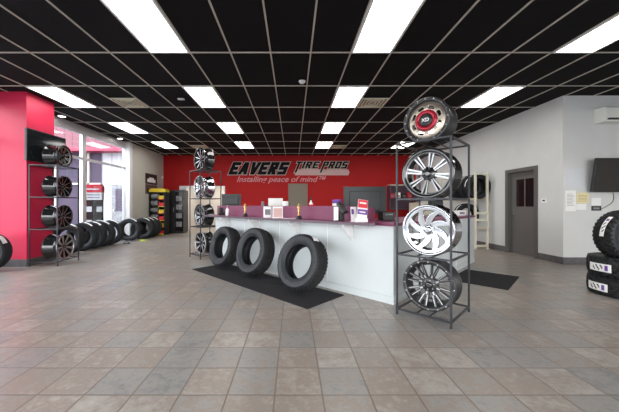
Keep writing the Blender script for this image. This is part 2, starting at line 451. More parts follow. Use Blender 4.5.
# ------------------------------------------------------------------ lettering on the red wall
SG = thing('wall_sign', 'black slanted EAVERS TIRE PROS lettering with pale outline on the red back wall', 'sign', (-3.14, BY-.03, 2.625))
def block(word, x0, z0, h, w, gap, shear, t, mt, yy, grow=0.0, tails=(), q=.20):
    """heavy slanted block capitals from polygons; grow widens every stroke for the outline"""
    bm = bmesh.new()
    S = {
     'E': [(0,0,t,1),(t,0,1,q),(t,.5-q/2,.85,.5+q/2),(t,1-q,1,1)],
     'V': [], 'A': [],
     'R': [(0,0,t,1),(t,1-q,.95,1),(.95-t,.5,.95,1-q),(t,.40,.95,.40+q)],
     'S': [(0,1-q,1,1),(0,.5,t,1-q),(0,.5-q/2,1,.5+q/2),(1-t,q,1,.5),(0,0,1,q)],
     'T': [(0,1-q,1.05,1),(.5-t/2,0,.5+t/2,1-q)],
     'I': [(.0,0,t,1)],
     'P': [(0,0,t,1),(t,1-q,1,1),(1-t,.40,1,1-q),(t,.40,1-t,.40+q)],
     'O': [(0,0,t,1),(1-t,0,1,1),(t,0,1-t,q),(t,1-q,1-t,1)]}
    x = x0; cnt = [0]
    def quad(pts):
        P = [(x+a*w, z0+b*h) for a, b in pts]
        if grow:
            cx = sum(p[0] for p in P)/len(P); cz = sum(p[1] for p in P)/len(P)
            P = [(px+(grow if px > cx else -grow), pz+(grow if pz > cz else -grow)) for px, pz in P]
        cnt[0] += 1
        prism(bm, [(px+(pz-z0)*shear, pz) for px, pz in P], yy-.0004*(cnt[0] % 24), yy+.02-.0004*(cnt[0] % 24))
    for i, ch in enumerate(word):
        if ch == ' ': x += w*.45; continue
        tw = t
        for (a, b, c, d) in S[ch]:
            if ch in tails and i in tails[ch] and (a, b) in ((0, 0), (.5-t/2, 0)) and d > .7: b = -.62
            quad([(a, b), (c, b), (c, d), (a, d)])
        if ch == 'V':
            quad([(.28, 0), (.28+tw, 0), (tw, 1), (0, 1)]); quad([(.36, 0), (.36+tw, 0), (1.08, 1), (1.08-tw, 1)])
        if ch == 'A':
            quad([(-.06, 0), (tw-.06, 0), (.66, 1), (.66-tw, 1)]); quad([(1-tw, 0), (1, 0), (.78, 1), (.78-tw, 1)]); quad([(.2, .2), (.8, .2), (.8, .2+q), (.2, .2+q)])
        if ch == 'R': quad([(.95-tw*1.1, 0), (1, 0), (.7, .5), (.7-tw, .5)])
        x += (w*t if ch == 'I' else w)+gap
    return bm
# local origin is (-3.2, wall, 2.66)
for grow, mt, yy in ((.028, 'sign_out', -.0), (0.0, 'sign_black', -.035)):
    MT['sign_black'] = mat('sign_black', (.006, .005, .006), .7, spec=.15)
    if mt == 'sign_out': MT[mt] = mat('sign_outline', (.55, .47, .42), .5)
    link('lettering' if grow == 0 else 'letter_outline', block('EAVERS', .12, .05, .58, .405, .045, .42, .40, mt, yy, grow, (), .25), mt, SG)
    link('lettering' if grow == 0 else 'letter_outline', block('TIRE', 3.20, .335, .32, .27, .06, .42, .34, mt, yy, grow, {'T': (0,)}), mt, SG)
    link('lettering' if grow == 0 else 'letter_outline', block('PROS', 4.46, .335, .32, .25, .05, .42, .34, mt, yy, grow, {'P': (0,)}), mt, SG)
bm = bmesh.new()
prism(bm, [(3.22, .02), (5.72, .02), (5.78, .16), (5.72, .30), (3.36, .30)], .012, .024)
link('underline_bar', bm, 'sign_under', SG)
text('tagline', 'Installing peace of mind\u2122', .36, 'sign_tag', SG, (.50, .018, -.28), shear=.35, offset=.006, align='LEFT', sx=1.10)

# ------------------------------------------------------------------ counter
CR = thing('reception_counter', 'white L-shaped service counter with mauve top and raised ledge', 'counter', (1.27, 3.63, 0), PI/4)
LY = 4.36; LX = 3.9
bm = bmesh.new(); bx(bm, 0, 0, .08, .05, LY, .99); bx(bm, .05, 0, .08, LX, .05, .99); bx(bm, LX-.05, .05, .0, LX, .75, .99); bx(bm, .05, LY-.05, 0, .75, LY, .99)
bx(bm, .70, .75, 0, .75, LY-.05, .70); bx(bm, .75, .70, 0, LX-.05, .75, .99)
link('front_panel', bm, 'laminate', CR)
for s in (1.05, 2.13, 3.2): box('seam_strip', -.006, s-.004, .09, .0, s+.004, .985, 'white_paint', CR)
for s in (1.3, 2.6): box('seam_strip', s-.004, -.006, .09, s+.004, .0, .985, 'white_paint', CR)
bm = bmesh.new(); bx(bm, -.012, -.012, 0, .04, LY, .095); bx(bm, .04, -.012, 0, LX, .04, .095); link('kick_board', bm, 'laminate', CR)
bm = bmesh.new(); bx(bm, .055, .79, .72, .78, LY-.055, .75); link('desk_top', bm, 'mauve', CR)
bm = bmesh.new(); bx(bm, -.02, -.02, .99, LX+.02, .78, 1.03); link('counter_top', bm, 'mauve', CR, .004)
bm = bmesh.new(); P = [(-.30, .30), (-.29, .17), (-.25, .12), (.0, .24), (.16, .36), (.16, LY+.01), (-.30, LY+.01)]
a = [bm.verts.new((x, y, 1.0)) for x, y in P]; b = [bm.verts.new((x, y, 1.035)) for x, y in P]
bm.faces.new(a); f = bm.faces.new(b)
for i in range(7):
    f = bm.faces.new((a[i], a[(i+1) % 7], b[(i+1) % 7], b[i])); f.material_index = 1
link('ledge', bm, ['mauve', 'mauve_edge'], CR)
bm = bmesh.new()
bx(bm, .0, .645, 1.035, .03, LY-.08, 1.245); link('privacy_panel', bm, 'mauve', CR)
# curved return of the panel at the corner end
bm = bmesh.new(); n = 10; ring = []
for i in range(n+1):
    a = PI/2*i/n; cx, cy = .25, .645
    ring.append((cx-.25*math.cos(a), cy-.25*math.sin(a), cx-.22*math.cos(a), cy-.22*math.sin(a)))
for i in range(n):
    A, B = ring[i], ring[i+1]
    zt = 1.245-.04*(i/n)**3; zt2 = 1.245-.04*((i+1)/n)**3
    v = [bm.verts.new(p) for p in ((A[0],A[1],1.035),(B[0],B[1],1.035),(B[2],B[3],1.035),(A[2],A[3],1.035),(A[0],A[1],zt),(B[0],B[1],zt2),(B[2],B[3],zt2),(A[2],A[3],zt))]
    for f in ((3,2,1,0),(4,5,6,7),(0,1,5,4),(1,2,6,5),(2,3,7,6),(3,0,4,7)): bm.faces.new([v[q] for q in f])
link('privacy_panel', bm, 'mauve', CR)
for s in (.60, 1.65, 2.72, 3.75):
    bm = bmesh.new()
    prism(bm, [(0, .76), (0, 1.0), (-.25, 1.0), (-.25, .975), (-.035, .76)], s-.012, s+.012)
    link('bracket', bm, 'white_paint', CR)
U = Vector((-.70711, .70711, 0)); V = Vector((.70711, .70711, 0)); CC = Vector((1.27, 3.63, 0))
def cpos(x, y, z=0): return CC + V*x + U*y + Vector((0, 0, z))

# mats
def floor_mat_obj(lab, x0, y0, x1, y1):
    bm = bmesh.new(); bx(bm, x0, y0, 0, x1, y1, .009)
    for i in range(24):                      # ribs across the field
        t = y0+.05+(y1-y0-.1)*i/24
        bx(bm, x0+.05, t, .009, x1-.05, t+.02, .011)
    o = link('floor_mat', bm, 'mat', loc=(1.27, 3.63, 0), rot=(0, 0, PI/4)); return tag(o, lab, 'floor mat')
floor_mat_obj('long black rubber floor mat under the three leaning tires', -.89, .66, -.13, 3.70)
floor_mat_obj('black floor mat to the right of the counter and wheel rack', 1.78, -.92, 2.88, -.10)

# ------------------------------------------------------------------ tires
def tire(name, label, R, W, Rr, loc, rz, rx=0, style='road', group=None, lab=None, z0=0):
    """axis along local Y, face towards -Y, empty at the lowest point"""
    t = thing(name, label, 'tire', loc, rz, group, rx)
    n = 144 if R > .3 else 96
    pat = {'road': 3, 'mud': 6, 'terrain': 4}[style]; dep = {'road': .008, 'mud': .016, 'terrain': .012}[style]
    m = 20; hw = W*.43
    bm = bmesh.new(); rings = []
    for j in range(m+1):
        u = j/m*2-1; y = hw*u
        base = R-.012*abs(u)**3-(.02 if abs(u) > .97 else 0)
        ring = []
        for i in range(n):
            r = base
            if style == 'road':
                groove = j in (5, 10, 15) or ((i+abs(j-10)*1) % pat == 0 and (j < 4 or j > 16 or 6 < j < 9 or 11 < j < 14))
            elif style == 'terrain':
                groove = j in (5, 10, 15) or (i+(j//2 if j < 10 else -(j//2))) % pat == 0 or (j in (2, 8, 12, 18) and i % 4 < 2)
            else:
                ph = (i+(j if j < 10 else 20-j)//2+(3 if j > 10 else 0)) % pat
                groove = (j == 10 and i % 4 < 2) or ph < 2 or j in (6, 14) and ph < 4
            if groove: r -= dep
            a = 2*PI*i/n
            ring.append(bm.verts.new((r*math.cos(a), y, R+r*math.sin(a))))
        rings.append(ring)
    for j in range(m):
        for i in range(n):
            bm.faces.new((rings[j][i], rings[j][(i+1) % n], rings[j+1][(i+1) % n], rings[j+1][i]))
    link('tread', bm, 'tread', t)
    bm = bmesh.new()
    h = R-Rr
    side = [(R-.03, hw), (R-h*.16, W*.475), (R-h*.30, W*.50), (R-h*.34, W*.494), (R-h*.55, W*.50), (R-h*.60, W*.488), (R-h*.80, W*.455), (R-h*.84, W*.43), (Rr+.008, W*.40), (Rr, W*.37),
            (Rr+.004, W*.33), (R-h*.7, W*.40), (R-h*.35, W*.42), (R-.045, hw*.85)]
    prof = [(r, y) for r, y in side] + [(r, -y) for r, y in side[::-1]]
    rings = lathe(bm, prof, 72, 'Y', (0, 0, R))
    # shoulder lugs
    K = 36 if style == 'mud' else 48
    for s in (-1, 1):
        for i in range(K):
            a0 = 2*PI*i/K; a1 = a0+2*PI/K*.55
            r0, r1 = R-h*(.30 if style == 'mud' else .16), R-.012
            y0, y1 = s*W*.47, s*(W*.505 if style == 'mud' else W*.485)
            vs = []
            for r, ya in ((r0, s*W*.47), (r1, s*hw*.98)):
                for yy in (ya, ya+s*(.012 if style == 'mud' else .006)):
                    for a in (a0, a1): vs.append(bm.verts.new((r*math.cos(a), yy, R+r*math.sin(a))))
            for f in ((0,1,3,2),(4,5,7,6),(0,1,5,4),(2,3,7,6),(0,2,6,4),(1,3,7,5)): bm.faces.new([vs[q] for q in f])
    # raised sidewall lettering blocks: plain dashes around the ring
    for i in range(26):
        if i % 13 > 8: continue
        a0 = 2*PI*i/26; a1 = a0+.15; r0, r1 = R-h*.46, R-h*.66
        vs = [bm.verts.new((r*math.cos(a), y, R+r*math.sin(a))) for y in (-W*.49, -W*.508) for r in (r0, r1) for a in (a0, a1)]
        for f in ((0,1,3,2),(4,5,7,6),(0,1,5,4),(2,3,7,6),(0,2,6,4),(1,3,7,5)): bm.faces.new([vs[q] for q in f])
    link('sidewall', bm, 'sidewall', t)
    if lab: sticker(t, R, W, *lab)
    return t

def sticker(t, R, W, a_mid, a_len, v0, v1, slant=0.0, ink=True):
    """curved paper label on the tread; angle 90deg = top, v across the tread -1..1"""
    bm = bmesh.new(); N = 24; Mv = 6; hw = W*.43; g = []
    for i in range(N+1):
        s = i/N; a = math.radians(a_mid+a_len*(s-.5)); row = []
        for j in range(Mv+1):
            u = v0+(v1-v0)*j/Mv+slant*(s-.5); r = R+.004-.012*abs(u)**3
            row.append(bm.verts.new((r*math.cos(a), hw*u, R+r*math.sin(a))))
        g.append(row)
    for i in range(N):
        for j in range(Mv):
            f = bm.faces.new((g[i][j], g[i+1][j], g[i+1][j+1], g[i][j+1]))
            if ink and 1 <= j <= 4:
                if 3 <= i <= 5: f.material_index = 2
                elif 8 <= i <= 18 and (i*7+j*3) % 5 in (0, 2): f.material_index = 1
    link('paper_label', bm, ['paper', 'ink', 'purple'], t)

G = 'tires standing along the window wall'
# three tires leaning on the counter
def lean(label, s, R, W, phi, lab=None, off=.08):
    d = off+W/2*math.cos(phi)+2*R*math.sin(phi)+.004
    p = cpos(-d, s, .011+W*.43*math.sin(phi))
    return tire('truck_tire', label, R, W, R*.60, p, -PI/4, -phi, 'terrain', 'tires leaning against the counter', lab)
lean('nearest and largest black tire leaning against the white counter, slanted pale sticker on its tread', 1.19, .408, .235, math.radians(19), (68, 32, -.8, .3, .7, False), .18)
lean('middle of the three black tires leaning against the white counter', 2.40, .415, .25, math.radians(15), None, .12)
lean('farthest of three tires leaning on the counter, beside the middle wheel rack', 3.38, .40, .26, math.radians(13), None, .13)
# window row
W1 = tire('passenger_tire', 'tire with white sticker directly behind the lowest wheel of the left rack', .39, .26, .235, (-5.78, 7.35, 0), math.radians(12), 0, 'road', G, (66, 36, -.9, -.1, .3, False))
for lab, x, y, rz in (('black tire standing just right of the left wheel rack post', -5.83, 7.95, 14),
                      ('third standing tire from the left wheel rack, sticker on tread', -5.84, 8.33, 12),
                      ('fourth standing tire from the left wheel rack, under the window display', -5.84, 8.72, 12),
                      ('last tire of the nearer window row, beside the gap', -5.82, 9.12, 16),
                      ('front tire of the far group, wide open ring facing the viewer', -5.80, 10.2, 6),
                      ('second tire of the far group with white sticker on tread', -5.63, 10.75, 10),
                      ('third tire of the far group by the cream wall', -5.63, 11.08, 10),
                      ('last tire of the far group, beside the yellow-topped display', -5.63, 11.41, 10)):
    dup(W1, lab, (x, y, 0), math.radians(rz))
tire('truck_tire', 'black tire cut by the left edge of the photo in front of the red pillar', .37, .26, .22, (-5.80, 5.42, 0), math.radians(14), 0, 'road', None, (40, 28, -.8, .2, .3, False))
# right hand stack
ST = Vector((4.70, 4.00, 0))
for nm, z, rzz in (('lowest off-road tire of the stack at the right edge, white and purple label', 0.0, 0), ('second off-road tire of the stack, lying flat under the upright one', .273, .25)):
    t = tire('mud_terrain_tire', nm, .43, .265, .22, (0, 0, 0), 0, 0, 'mud', 'off-road tires at the right edge')
    ang = math.degrees(math.atan2(-4.33, -5.03))   # direction to the viewer
    # local angle a maps to world angle after lying down; parts are lifted into place by the empty's matrix
    t.matrix_world = Matrix.Translation((ST.x, ST.y, z+.1345)) @ Matrix.Rotation(rzz*0, 4, 'Z') @ Matrix.Rotation(PI/2, 4, 'X') @ Matrix.Translation((0, 0, -.43))
    # after this: local X->X, local Z->-Y... label placed by polar angle
    sticker(t, .43, .265, 186 if z == 0 else 181, 38, -.6, .35, 0)
t = tire('mud_terrain_tire', 'upright off-road tire standing on top of the flat stack at the right edge', .355, .28, .20, (4.64, 3.98, .54-.056), math.radians(-4), 0, 'mud', 'off-road tires at the right edge', (158, 48, -.5, .0, .15))

# ------------------------------------------------------------------ wheels
def disc_face(t, R, r0, r1, yf, hole, m, n=208, k=26):
    """wheel face as a curved disc with eight windows cut out; hole(r, u) with u the fraction inside one eighth"""
    bm = bmesh.new(); rings = []
    for j in range(k+1):
        r = r0+(r1-r0)*j/k; rings.append([bm.verts.new((r*math.cos(2*PI*i/n), yf(r), R+r*math.sin(2*PI*i/n))) for i in range(n)])
    for j in range(k):
        rm = r0+(r1-r0)*(j+.5)/k
        for i in range(n):
            if hole(rm, ((i+.5)/n*8) % 1): continue
            f = bm.faces.new((rings[j][i], rings[j][(i+1) % n], rings[j+1][(i+1) % n], rings[j+1][i])); f.smooth = True
    for v in [v for v in bm.verts if not v.link_faces]: bm.verts.remove(v)
    o = link('face_disc', bm, m, t); sd = o.modifiers.new('solid', 'SOLIDIFY'); sd.thickness = .02; sd.offset = 0
    return o

def wheel(name, label, style, R, depth, loc, rz, group=None, rx=0, spin=0):
    t = thing(name, label, 'wheel', loc, rz, group, rx)
    c = (0, 0, R)
    rimmat = {'xd': 'satin_black', 'split': 'gloss_black', 'chrome': 'chrome', 'v': 'satin_black', 'mesh': 'gloss_black', 'poly': 'chrome', 'star': 'gloss_black'}[style]
    lipmat = {'xd': 'satin_black', 'split': 'gloss_black', 'chrome': 'chrome', 'v': 'satin_black', 'mesh': 'gloss_black', 'poly': 'chrome', 'star': 'machined'}[style]
    bm = bmesh.new(); D = depth
    lathe(bm, [(R, .008), (R, .020), (R-.020, .028), (R-.024, .055), (R-.060, .095), (R-.060, .125), (R-.026, D*.62), (R-.022, D-.03), (R-.002, D-.014), (R, D), (R-.012, D),
               (R-.034, D-.03), (R-.036, D*.62), (R-.070, .125), (R-.070, .10), (R-.040, .055), (R-.036, .03)], 72, 'Y', c)
    link('barrel', bm, rimmat, t)
    bm = bmesh.new()
    wl = .042 if style in ('xd', 'v') else (.05 if style == 'split' else .026)
    lathe(bm, [(R, .010), (R, .0), (R-.006, -.004), (R-wl+.006, -.002), (R-wl, .006), (R-wl-.002, .034), (R-wl+.01, .034)], 72, 'Y', c)
    link('lip', bm, lipmat, t)
    Ri = R-wl+.004
    if style == 'split':
        bm = bmesh.new(); lathe(bm, [(Ri+.001, .012), (Ri, .003), (Ri-.010, .010), (Ri-.010, .03)], 72, 'Y', c); link('trim_ring', bm, 'machined', t)
    if style == 'xd':
        disc_face(t, R, .085, Ri, lambda r: .040-.014*math.sin(min(1, (r-.085)/.05)*PI/2)+.02*max(0, (r-.15)/.06)**2,
                  lambda r, u: abs((r-.146)/.019)**3+abs((u-.5)*2*PI/8*r/.034)**3 < 1, 'champagne')
        bm = bmesh.new(); lathe(bm, [(.120, .018), (.114, .002), (.072, .002), (.066, .02)], 48, 'Y', c); link('centre_ring', bm, 'wheel_red', t)
        bm = bmesh.new(); solid(bm, [(.074, .035), (.074, .006), (.062, -.004), (.05, -.006)], 40, 'Y', c); cap = link('centre_cap', bm, 'black', t)
        text('logo', 'XD', .055, 'white', cap, (0, -.0062, R-.018), offset=.0015, extrude=.001)
        bolt_r = .014; 
    else:
        hubr = {'split': .082, 'chrome': .07, 'v': .088, 'mesh': .055, 'poly': .06, 'star': .05}[style]
        bm = bmesh.new(); solid(bm, [(hubr, .11), (hubr, .055), (hubr-.012, .045), (.03, .043)], 32, 'Y', c)
        hub = link('hub', bm, 'chrome' if style in ('chrome', 'poly') else rimmat, t)
        bm = bmesh.new(); solid(bm, [(.038, .045), (.038, .022), (.03, .014), (.02, .012)], 28, 'Y', c)
        link('centre_cap', bm, {'chrome': 'chrome', 'poly': 'machined'}.get(style, 'gloss_black'), t)
        for i in range(6):
            bm = bmesh.new()
            a = 2*PI*i/6+.3; solid(bm, [(.009, .045), (.009, .028), (.005, .024)], 10, 'Y', (.054*math.cos(a), 0, R+.054*math.sin(a)))
            link('lug_nut', bm, 'chrome' if style != 'split' else 'satin_black', t)
        ns = {'split': 8, 'chrome': 8, 'v': 8, 'mesh': 10, 'poly': 8, 'star': 9}[style]
        def sp(bm, a, r0, w0, r1, w1, off0=0, off1=0, y0=.048, y1=.022, th=.028, fi=1):
            """one spoke bar: polar a, half widths, tangential offsets"""
            ca, sa = math.cos(a), math.sin(a)
            def P(r, o, y): return (r*ca-o*sa, y, R+r*sa+o*ca)
            fr = [P(r0, off0-w0, y0), P(r0, off0+w0, y0), P(r1, off1+w1, y1), P(r1, off1-w1, y1)]
            bk = [(p[0], p[1]+th, p[2]) for p in fr]
            A = [bm.verts.new(p) for p in fr]; B = [bm.verts.new(p) for p in bk]
            f = bm.faces.new(A); f.material_index = fi
            bm.faces.new(B[::-1])
            for i in range(4): bm.faces.new((A[i], B[i], B[(i+1) % 4], A[(i+1) % 4]))
        if style == 'chrome':
            def tw(r, u):
                q = (r-.095)/(.220-.095)
                if q < 0 or q > 1: return False
                v = (u+.62*q) % 1
                return .42-.20*q < v < .54+.36*q and q < 1.0
            disc_face(t, R, .05, Ri, lambda r: .056-.034*max(0, (r-.05)/(Ri-.05)), tw, 'chrome')
            ns = 0
        for i in range(ns):
            a = 2*PI*(i+.5)/ns+spin; bm = bmesh.new()
            if style == 'split':
                sp(bm, a, hubr-.01, .007, Ri, .009, .010, .023); sp(bm, a, hubr-.01, .007, Ri, .009, -.010, -.023); sp(bm, a, hubr-.01, .008, Ri, .014, 0, 0, .056, .032, .015, 0)
                ms = ['gloss_black', 'machined']
            elif style == 'chrome':
                sp(bm, a, hubr-.015, .017, Ri, .026, -.005, .058, .045, .014, .035); ms = ['chrome', 'chrome']
                sp(bm, a, hubr+.01, .008, Ri, .008, .012, -.012, .05, .02, .02)
            elif style == 'v':
                for q in (-1, 1):
                    sp(bm, a, hubr-.01, .014, Ri, .013, q*.010, q*.038, fi=0); sp(bm, a, hubr+.03, .0035, Ri-.02, .0035, q*.019, q*.042, .038, .022, .004)
                sp(bm, a, hubr-.005, .010, hubr+.03, .007, 0, 0, .044, .042, .01); ms = ['satin_black', 'machined']
            elif style == 'star':
                sp(bm, a, hubr-.01, .012, Ri, .026, 0, 0, .045, .018); ms = ['gloss_black', 'machined']
            elif style == 'mesh':
                sp(bm, a, hubr-.01, .012, Ri, .016, 0, 0, fi=0); sp(bm, a, hubr+.005, .004, Ri-.008, .005, 0, 0, .045, .020, .004); ms = ['gloss_black', 'machined']
            else:
                sp(bm, a, hubr-.01, .016, Ri, .020, 0, 0, .045, .018); ms = ['machined', 'chrome']
            o = link('spoke', bm, ms, t)
    if style in ('xd', 'v'):
        nb = 16
        for i in range(nb):
            a = 2*PI*i/nb; bm = bmesh.new()
            solid(bm, [(.0105, .0), (.0105, -.009), (.006, -.012)], 10, 'Y', ((R-.021)*math.cos(a), 0, R+(R-.021)*math.sin(a)))
            link('bolt', bm, 'chrome', t)
    return t

# ------------------------------------------------------------------ wheel racks
def rack(label, loc, rz, W, D, levels, group='wheel display racks'):
    """W along local X (face width), D along local Y (depth); face towards -Y"""
    t = thing('display_rack', label, 'display rack', loc, rz, group); b = .019
    for sx in (-1, 1):
        for sy in (-1, 1):
            bm = bmesh.new(); x, y = sx*(W/2-b/2), sy*(D/2-b/2)
            bx(bm, x-b/2, y-b/2, .012, x+b/2, y+b/2, levels[-1]); bx(bm, x-b*.6, y-b*.6, 0, x+b*.6, y+b*.6, .012)
            link('post', bm, 'rack', t)
    for z in levels:
        bm = bmesh.new(); x, y = W/2-b, D/2-b; q = b
        bx(bm, -x, -D/2, z-q, x, -D/2+b, z); bx(bm, -x, D/2-b, z-q, x, D/2, z)
        bx(bm, -W/2, -y, z-q, -W/2+b, y, z); bx(bm, W/2-b, -y, z-q, W/2, y, z)
        for r in (-.07, .07): bar(bm, (r, -y, z-.008), (r, y, z-.008), .012)
        link('shelf_frame', bm, 'rack', t)
    return t
def on_rack(label, style, R, depth, rloc, rz, z, fwd, spin=0, group=None, dx=0, nm='alloy_wheel'):
    """wheel with its face fwd metres behind the front plane's side of the rack centre"""
    c, s = math.cos(rz), math.sin(rz)
    x, y = dx, fwd
    return wheel(nm, label, style, R, depth, (rloc[0]+x*c-y*s, rloc[1]+x*s+y*c, z), rz, group, 0, spin)
def nest(R, g=.07): return -(R-math.sqrt(R*R-g*g))+.002
R1 = (1.64, 3.355, 0); rz1 = -PI/4; L1 = (.07, .70, 1.335, 1.97)
rack('tall black metal wheel rack right of centre at the counter corner', R1, rz1, .59, .68, L1)
GW = 'wheels on the right display rack'
on_rack('black beadlock wheel with champagne face and red centre, on top of the right rack', 'xd', .25, .27, R1, rz1, 1.962+nest(.25), -.24, .2, GW)
on_rack('gloss black split-spoke wheel on the upper shelf of the right rack', 'split', .285, .28, R1, rz1, 1.335+nest(.285), -.20, .2, GW)
on_rack('bright chrome twisted-spoke wheel on the middle shelf of the right rack', 'chrome', .285, .26, R1, rz1, .70+nest(.285), -.19, .05, GW)
on_rack('matte black wheel with bolt ring on the lowest shelf of the right rack', 'v', .288, .23, R1, rz1, .07+nest(.288), -.17, .1, GW)
R2 = (-2.13, 6.98, 0); L2 = (.09, .75, 1.42, 2.09)
rack('black metal wheel rack standing at the far left end of the counter', R2, rz1, .55, .55, L2)
GM = 'wheels on the middle display rack'
on_rack('black wheel with bright thin spokes on top of the middle rack', 'mesh', .275, .26, R2, rz1, 2.09+nest(.275), -.16, 0, GM)
on_rack('polished chrome deep wheel on the upper shelf of the middle rack', 'poly', .275, .27, R2, rz1, 1.42+nest(.275), -.16, 0, GM)
on_rack('all black wheel on the second lowest shelf of the middle rack', 'split', .27, .25, R2, rz1, .75+nest(.27), -.16, 0, GM)
on_rack('black and silver machined wheel on the lowest shelf of the middle rack', 'star', .27, .24, R2, rz1, .09+nest(.27), -.14, 0, GM)
R3 = (-5.135, 6.20, 0); rz3 = PI/2+math.radians(4); L3 = (.10, .77, 1.43, 2.09)
rack('black metal wheel rack beside the red pillar on the left', R3, rz3, .66, .56, L3)
GL = 'wheels on the left display rack'
on_rack('black wheel on top of the left rack beside the black screen', 'split', .235, .30, R3, rz3, 2.09+nest(.235), -.20, 0, GL)
on_rack('black wheel with thin silver spokes, second from top on the left rack', 'mesh', .235, .30, R3, rz3, 1.43+nest(.235), -.20, .2, GL)
on_rack('black wheel with silver spoke edges, second from bottom on the left rack', 'mesh', .25, .30, R3, rz3, .77+nest(.25), -.20, .1, GL)
on_rack('black wheel with broad bright spokes on the lowest shelf of the left rack', 'star', .27, .30, R3, rz3, .10+nest(.27), -.22, .1, GL)

# TV on the pillar's side above the left rack
t = thing('wall_screen', 'black flat screen mounted on the red pillar above the left wheel rack', 'television', (-5.40, 6.30, 2.17))
box('casing', -.03, -.50, 0, .02, .50, .66, 'black', t, .006)
box('screen_glass', .02, -.48, .02, .022, .48, .64, 'screen', t)
box('wall_bracket', -.05, -.10, .2, -.03, .10, .45, 'black', t)

# ------------------------------------------------------------------ things on the counter ledge and desk
Z1 = 1.035
def award(lab, s, h=1.0):
    t = thing('award_statuette', lab, 'award', cpos(-.15, s, Z1), PI/4, 'gold awards on the ledge')
    bm = bmesh.new(); solid(bm, [(.050, 0), (.050, .012), (.044, .020), (.040, .052), (.034, .058), (.03, .059)], 28); link('base', bm, 'black', t)
    bm = bmesh.new(); solid(bm, [(.026, .059), (.024, .07), (.012, .078), (.014, .10), (.020, .135), (.016, .155), (.024, .175), (.030, .195), (.022, .207), (.009, .212), (.009, .216), (.016, .224), (.017, .236), (.010, .248), (.003, .251)], 20)
    for v in bm.verts: v.co.y *= .9; v.co.x *= 1.3
    for s_ in (-1, 1):
        bar(bm, (s_*.027, 0, .198), (s_*.026, -.010, .165), .010); bar(bm, (s_*.026, -.010, .165), (0, -.02, .160), .009)
    link('figure', bm, 'gold', t); return t
award('gold statuette on black base at the left of the mauve ledge', 2.97)
award('gold statuette on black base at the middle of the mauve ledge', 1.51)
# white card box + brochure stand
t = thing('card_box', 'small white card box on the ledge between the two gold statuettes', 'box', cpos(-.16, 2.28, Z1), PI/4-.6)
box('body', -.07, -.05, 0, .07, .05, .20, 'white', t, .004); box('printed_front', -.05, -.052, .05, .05, -.05, .15, 'grey_print', t)
t = thing('leaflet_stand', 'white leaflet stand with pink leaflet beside the white card box', 'leaflet stand', cpos(-.15, 2.02, Z1), PI/4-.6)
bm = bmesh.new(); prism(bm, [(-.09, 0), (.09, 0), (.09, .20), (-.09, .20)], -.01, .0); bx(bm, -.09, -.05, 0, .09, .04, .012); link('holder', bm, 'white', t)
box('leaflet', -.075, -.016, .015, .075, -.011, .17, 'sign_under', t)
t = thing('loose_papers', 'flat white papers lying on the ledge left of the middle statuette', 'papers', cpos(-.12, 1.76, Z1), .3)
box('sheet', -.12, -.09, 0, .12, .09, .004, 'paper', t)
# sheet holder behind the panel, on the desk
def desk(name, lab, cat, x, y, rz=0): return thing(name, lab, cat, cpos(x, y, Z1-.005), rz)
t = desk('document_holder', 'white upright sheet behind the mauve panel left of the door', 'document holder', .22, 2.49, .2)
bm = bmesh.new(); prism(bm, [(-.14, 0), (.14, 0), (.14, .36), (-.14, .36)], 0, .012); link('sheet', bm, 'paper', t)
box('foot', -.10, -.06, 0, .10, .09, .015, 'plastic_dark', t)
t = desk('telephone', 'grey desk phone showing above the panel left of the white sheet', 'telephone', .2, 2.76, .1)
box('body', -.09, -.06, 0, .09, .10, .24, 'plastic_dark', t, .01); box('handset', -.09, -.08, .15, -.035, .10, .30, 'grey_print', t, .012)
t = desk('paper_cup', 'pinkish white cup above the panel right of the white sheet', 'cup', .2, 2.2)
bm = bmesh.new(); solid(bm, [(.045, 0), (.06, .30), (.055, .30), (.05, .27)], 20); link('cup_body', bm, 'white', t)
t = desk('spray_bottle', 'small white bottle with red label standing behind the mauve panel', 'bottle', .2, 1.563)
bm = bmesh.new(); solid(bm, [(.034, 0), (.035, .02), (.035, .25), (.014, .29), (.012, .32)], 20); link('body', bm, 'white', t)
bm = bmesh.new(); lathe(bm, [(.036, .12), (.036, .24)], 20, 'Z'); link('label', bm, 'label_red', t)
bm = bmesh.new(); solid(bm, [(.014, .31), (.014, .35), (.01, .36)], 14); link('cap', bm, 'black', t)
t = thing('sanitizer_bottle', 'white pump bottle at the left end of the mauve ledge', 'bottle', cpos(-.12, 3.66, Z1), 0)
bm = bmesh.new(); solid(bm, [(.035, 0), (.038, .01), (.038, .13), (.014, .155), (.012, .17)], 20); link('body', bm, 'white', t)
bm = bmesh.new(); solid(bm, [(.006, .17), (.006, .20), (.016, .203), (.016, .212)], 12); bx(bm, -.006, -.05, .203, .006, 0, .213); link('pump', bm, 'sign_under', t)
t = thing('card_reader', 'black gadget at the far left end of the counter beside the pump bottle', 'card terminal', cpos(-.08, 3.98, Z1), .5)
box('body', -.06, -.05, 0, .06, .05, .06, 'black', t, .01); box('keypad_head', -.045, -.03, .06, .045, .03, .17, 'plastic_dark', t, .01)
